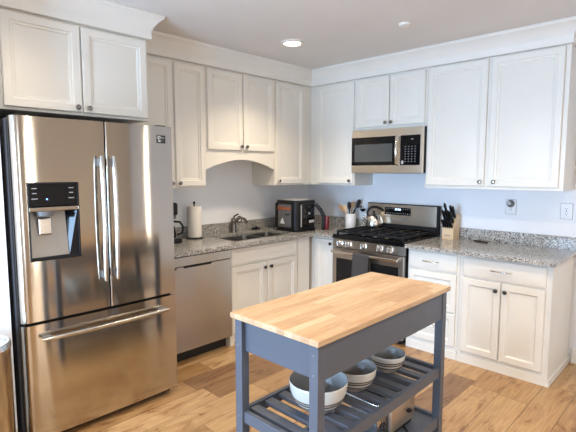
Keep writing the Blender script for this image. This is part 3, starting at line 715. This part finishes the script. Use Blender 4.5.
# ------------------------------------------------------------------ outlets
def outlet(x, z, label, toggles):
    t = thing('outlet', (x, -.004, z), label, 'outlet')
    p = obj('cover_plate', MB().box(x-.041, -.007, z-.061, x+.041, -.0005, z+.061, .003), M['plate'], t)
    obj('plate_edge', MB().panel(FB, x-.043, x+.043, z-.063, z+.063, .0005, [(0,0),(0,.002),(.003,.002)]), M['dkmark'], t)
    obj('insert', MB().panel(FB, x-.020, x+.020, z-.040, z+.040, .006, [(0,0), (0,.003), (.003,.004), (.005,.004)]), M['plate'], t)
    b = MB()
    for dz in (-.018, .020):
        for dx in (-.006, .006): b.box(x+dx-.0015, -.0105, z+dz-.006, x+dx+.0015, -.0095, z+dz+.006)
        b.cyl((x, -.0095, z+dz-.012), (x, -.0106, z+dz-.012), .003, seg=8)
    if toggles: b.box(x-.004, -.011, z-.004, x+.004, -.009, z+.004)
    obj('slots', b, M['dkmark'], t)
outlet(2.293, 1.212, 'white wall outlet with a dark plug-in, nearer the knife block', False)
outlet(2.705, 1.200, 'white wall outlet at the far right above the worktop end', True)
t = thing('plug_in_freshener', (2.293, -.012, 1.243), 'small round dark plug-in device on the left outlet', 'air freshener')
obj('body', MB().lathe_axis((2.293, -.0108, 1.240), (0,-1,0), [(.030,0), (.032,.008), (.028,.020), (.016,.028), (0,.029)], 22), M['grey'], t, 40)
obj('cap', MB().lathe_axis((2.288, -.034, 1.244), (0,-1,0), [(.018,0), (.012,.012), (0,.013)], 16), M['lgrey'], t, 40)

# ------------------------------------------------------------------ ceiling fixtures
def can(x, y, label, power=CAN_POWER, cone=150):
    t = thing('ceiling_light', (x, y, CEIL), label, 'ceiling light')
    obj('trim_ring', MB().lathe((x, y, CEIL), [(.095,-.0005), (.095,-.006), (.088,-.010), (.070,-.012), (.066,-.004)], 36, False, False), M['trim'], t, 50)
    obj('lens', MB().lathe((x, y, CEIL-.004), [(.0,-.012), (.035,-.011), (.060,-.005), (.067,.001)], 32, False, False), M['lamp'], t, 60)
    l = bpy.data.lights.new('ceiling_light_bulb', 'SPOT'); l.energy = power; l.color = CAN_COL; l.shadow_soft_size = .06
    l.spot_size = math.radians(cone); l.spot_blend = .9
    o = bpy.data.objects.new('ceiling_light_bulb', l); C.objects.link(o); o.location = (0, 0, -.03); o.parent = t
can(.963, -1.295, 'glowing round recessed ceiling light near the kitchen corner', 66, 124)
can(3.75, -1.75, 'added ceiling fill light toward the dining side, out of frame')  # unseen lamp, added for warm ambient light
can(3.75, -3.25, 'added ceiling fill light beside the viewpoint, out of frame')  # also added to warm the room, no lamp known here
can(2.35, -1.75, 'recessed ceiling light above the island, out of frame')
can(2.35, -3.25, 'recessed ceiling light nearest the camera, out of frame')
can(1.25, -3.55, 'recessed ceiling light in front of the refrigerator, out of frame', 30)
can(2.35, -5.2, 'added ceiling fill light behind the viewpoint toward the rear window, out of frame', 45)  # made-up lamp that brightens the rear of the room
can(3.75, -5.2, 'added ceiling fill light behind the viewpoint toward the right wall, out of frame', 45)  # second made-up rear lamp, adds warm light to the stove wall
t = obj('smoke_detector', MB().lathe((1.868, -1.09, CEIL), [(.045,-.0005), (.045,-.010), (.040,-.016), (.02,-.018), (0,-.018)], 28), M['trim'], smooth=40, origin=(1.868,-1.09,CEIL))
tag(t, 'small round white sprinkler cover on the ceiling right of the light', 'ceiling fitting')

# ------------------------------------------------------------------ island cart
IX0, IX1, IY0, IY1, IH = 2.090, 2.583, -2.880, -1.800, .913
t = thing('kitchen_island', ((IX0+IX1)/2, (IY0+IY1)/2, 0), 'slate grey kitchen island cart with butcher block top and slatted shelf', 'kitchen island')
obj('tabletop', MB().box(IX0, IY0, IH-.024, IX1, IY1, IH, .003), M['butcher'], t)
lw = .042; lx = (IX0+.014, IX1-.014-lw); ly = (IY0+.016, IY1-.014-lw)
for x in lx:
    for y in ly:
        lg = obj('leg', MB().box(x, y, 0, x+lw, y+lw, IH-.024, .002), M['slate'], t)
        for z in (.845, .770, .455):
            obj('bolt', MB().lathe_axis((x+lw/2, y+.0005, z), (0,-1,0), [(.005,0), (.005,.002), (.003,.003), (0,.003)], 10), M['grey'], lg, 50)
za, zb = .745, IH-.024
for x in (lx[0]+.004, lx[1]+lw-.004-.018): obj('apron', MB().box(x, ly[0]+lw, za, x+.018, ly[1], zb), M['slate'], t)
for y in (ly[0]+.022, ly[1]+lw-.022-.018): obj('apron', MB().box(lx[0]+lw, y, za, lx[1], y+.018, zb), M['slate'], t)
SZ = .476
for x in (lx[0]+.006, lx[1]+lw-.006-.022): obj('shelf_rail', MB().box(x, ly[0]+lw, SZ-.050, x+.022, ly[1], SZ, .002), M['slate'], t)
for y in (ly[0]+.010, ly[1]+lw-.010-.022): obj('shelf_rail', MB().box(lx[0]+lw, y, SZ-.050, lx[1], y+.022, SZ, .002), M['slate'], t)
ns = 11; ya_, yb_ = ly[0]+.040, ly[1]+lw-.040; pit = (yb_-ya_)/ns
for i in range(ns):
    y = ya_ + pit*i + .018
    obj('slat', MB().box(lx[0]+.028, y, SZ-.026, lx[1]+lw-.028, y+.046, SZ-.006, .002), M['slate'], t)
LZ = .203
for x in (lx[0]+.006, lx[1]+lw-.006-.022): obj('shelf_rail', MB().box(x, ly[0]+lw, LZ-.055, x+.022, ly[1], LZ, .002), M['slate'], t)
for y in (ly[0]+.010, ly[1]+lw-.010-.022): obj('shelf_rail', MB().box(lx[0]+lw, y, LZ-.055, lx[1], y+.022, LZ, .002), M['slate'], t)
obj('bottom_shelf', MB().box(lx[0]+.028, ly[0]+.032, LZ-.030, lx[1]+lw-.028, ly[1]+lw-.032, LZ-.012), M['slate'], t)

# bowls on the slatted shelf
def bowl(x, y, R, H, label):
    z = SZ-.006
    prof = [(.42*R,0), (.44*R,.004), (.62*R,.14*H), (.82*R,.36*H), (.95*R,.66*H), (.99*R,.92*H), (1.0*R,.98*H), (.985*R,H), (.96*R,.98*H), (.93*R,.80*H), (.84*R,.48*H), (.62*R,.20*H), (.35*R,.07*H), (0,.06*H)]
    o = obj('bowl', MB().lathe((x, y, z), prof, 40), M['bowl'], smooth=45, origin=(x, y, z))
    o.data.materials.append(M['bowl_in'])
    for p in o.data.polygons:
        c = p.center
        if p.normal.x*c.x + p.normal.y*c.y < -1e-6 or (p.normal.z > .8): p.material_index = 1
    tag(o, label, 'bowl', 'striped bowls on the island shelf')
bowl(2.352, -2.600, .130, .136, 'largest striped white bowl, on the island shelf behind the near leg')
bowl(2.355, -2.335, .106, .112, 'striped white bowl in the middle of the three on the island shelf')
bowl(2.365, -2.055, .094, .098, 'smallest striped white bowl, farthest along the island shelf')

# toaster on the bottom shelf
zz = LZ-.012
t = thing('toaster', (2.36, -2.10, zz), 'stainless steel toaster on the bottom shelf of the island', 'toaster')
tx0, tx1, ty0, ty1 = 2.20, 2.455, -2.275, -1.955
obj('body', MB().box(tx0, ty0, zz+.018, tx1, ty1, zz+.205, .012, 3), steel('toaster_steel', (.55,.54,.53), .18, 0), t, 40)
obj('base', MB().box(tx0-.004, ty0+.004, zz, tx1+.010, ty1-.002, zz+.026, .006), M['matte'], t)
fp = obj('end_panel', MB().box(tx1-.002, ty0+.085, zz+.024, tx1+.024, ty1+.004, zz+.165, .010, 3), M['satin'], t, 40)
obj('lever', MB().box(tx1+.022, -2.045, zz+.088, tx1+.045, -2.020, zz+.100, .003), M['black'], t)
b = MB()
for r in range(11):
    for q in range(3): b.cyl((tx1-.001, ty0+.025+q*.016+(r%2)*.008, zz+.04+r*.0135), (tx1+.0012, ty0+.025+q*.016+(r%2)*.008, zz+.04+r*.0135), .0045, seg=8)
obj('vent_holes', b, M['black'], t)
for y in (-2.19, -2.06): obj('slot', MB().box(tx0+.03, y-.015, zz+.203, tx1-.03, y+.015, zz+.207), M['matte'], t)
obj('cord', MB().tube([(tx1-.02, ty0+.08, zz+.006), (tx1+.035, ty0+.10, zz+.006), (tx1+.060, ty0+.15, zz+.005), (tx1+.050, ty0+.20, zz+.005), (tx1+.0, ty1-.08, zz+.006)], .004, 6), M['black'], t, 60)

# ------------------------------------------------------------------ trash can
gx, gy = 1.05, -3.60
t = thing('trash_can', (gx, gy, 0), 'round stainless steel trash can beside the refrigerator', 'trash can')
obj('body', MB().lathe((gx, gy, .02), [(.145,0), (.148,.004), (.148,.635)], 40, True, False), M['steel'], t, 40)
obj('lid', MB().lathe((gx, gy, .655), [(.148,0), (.152,.004), (.152,.022), (.144,.032), (.132,.030), (.128,.022), (0,.026)], 40), M['chrome'], t, 40)
obj('base', MB().lathe((gx, gy, 0), [(.15,0), (.15,.02), (.14,.022)], 40), M['matte'], t, 40)
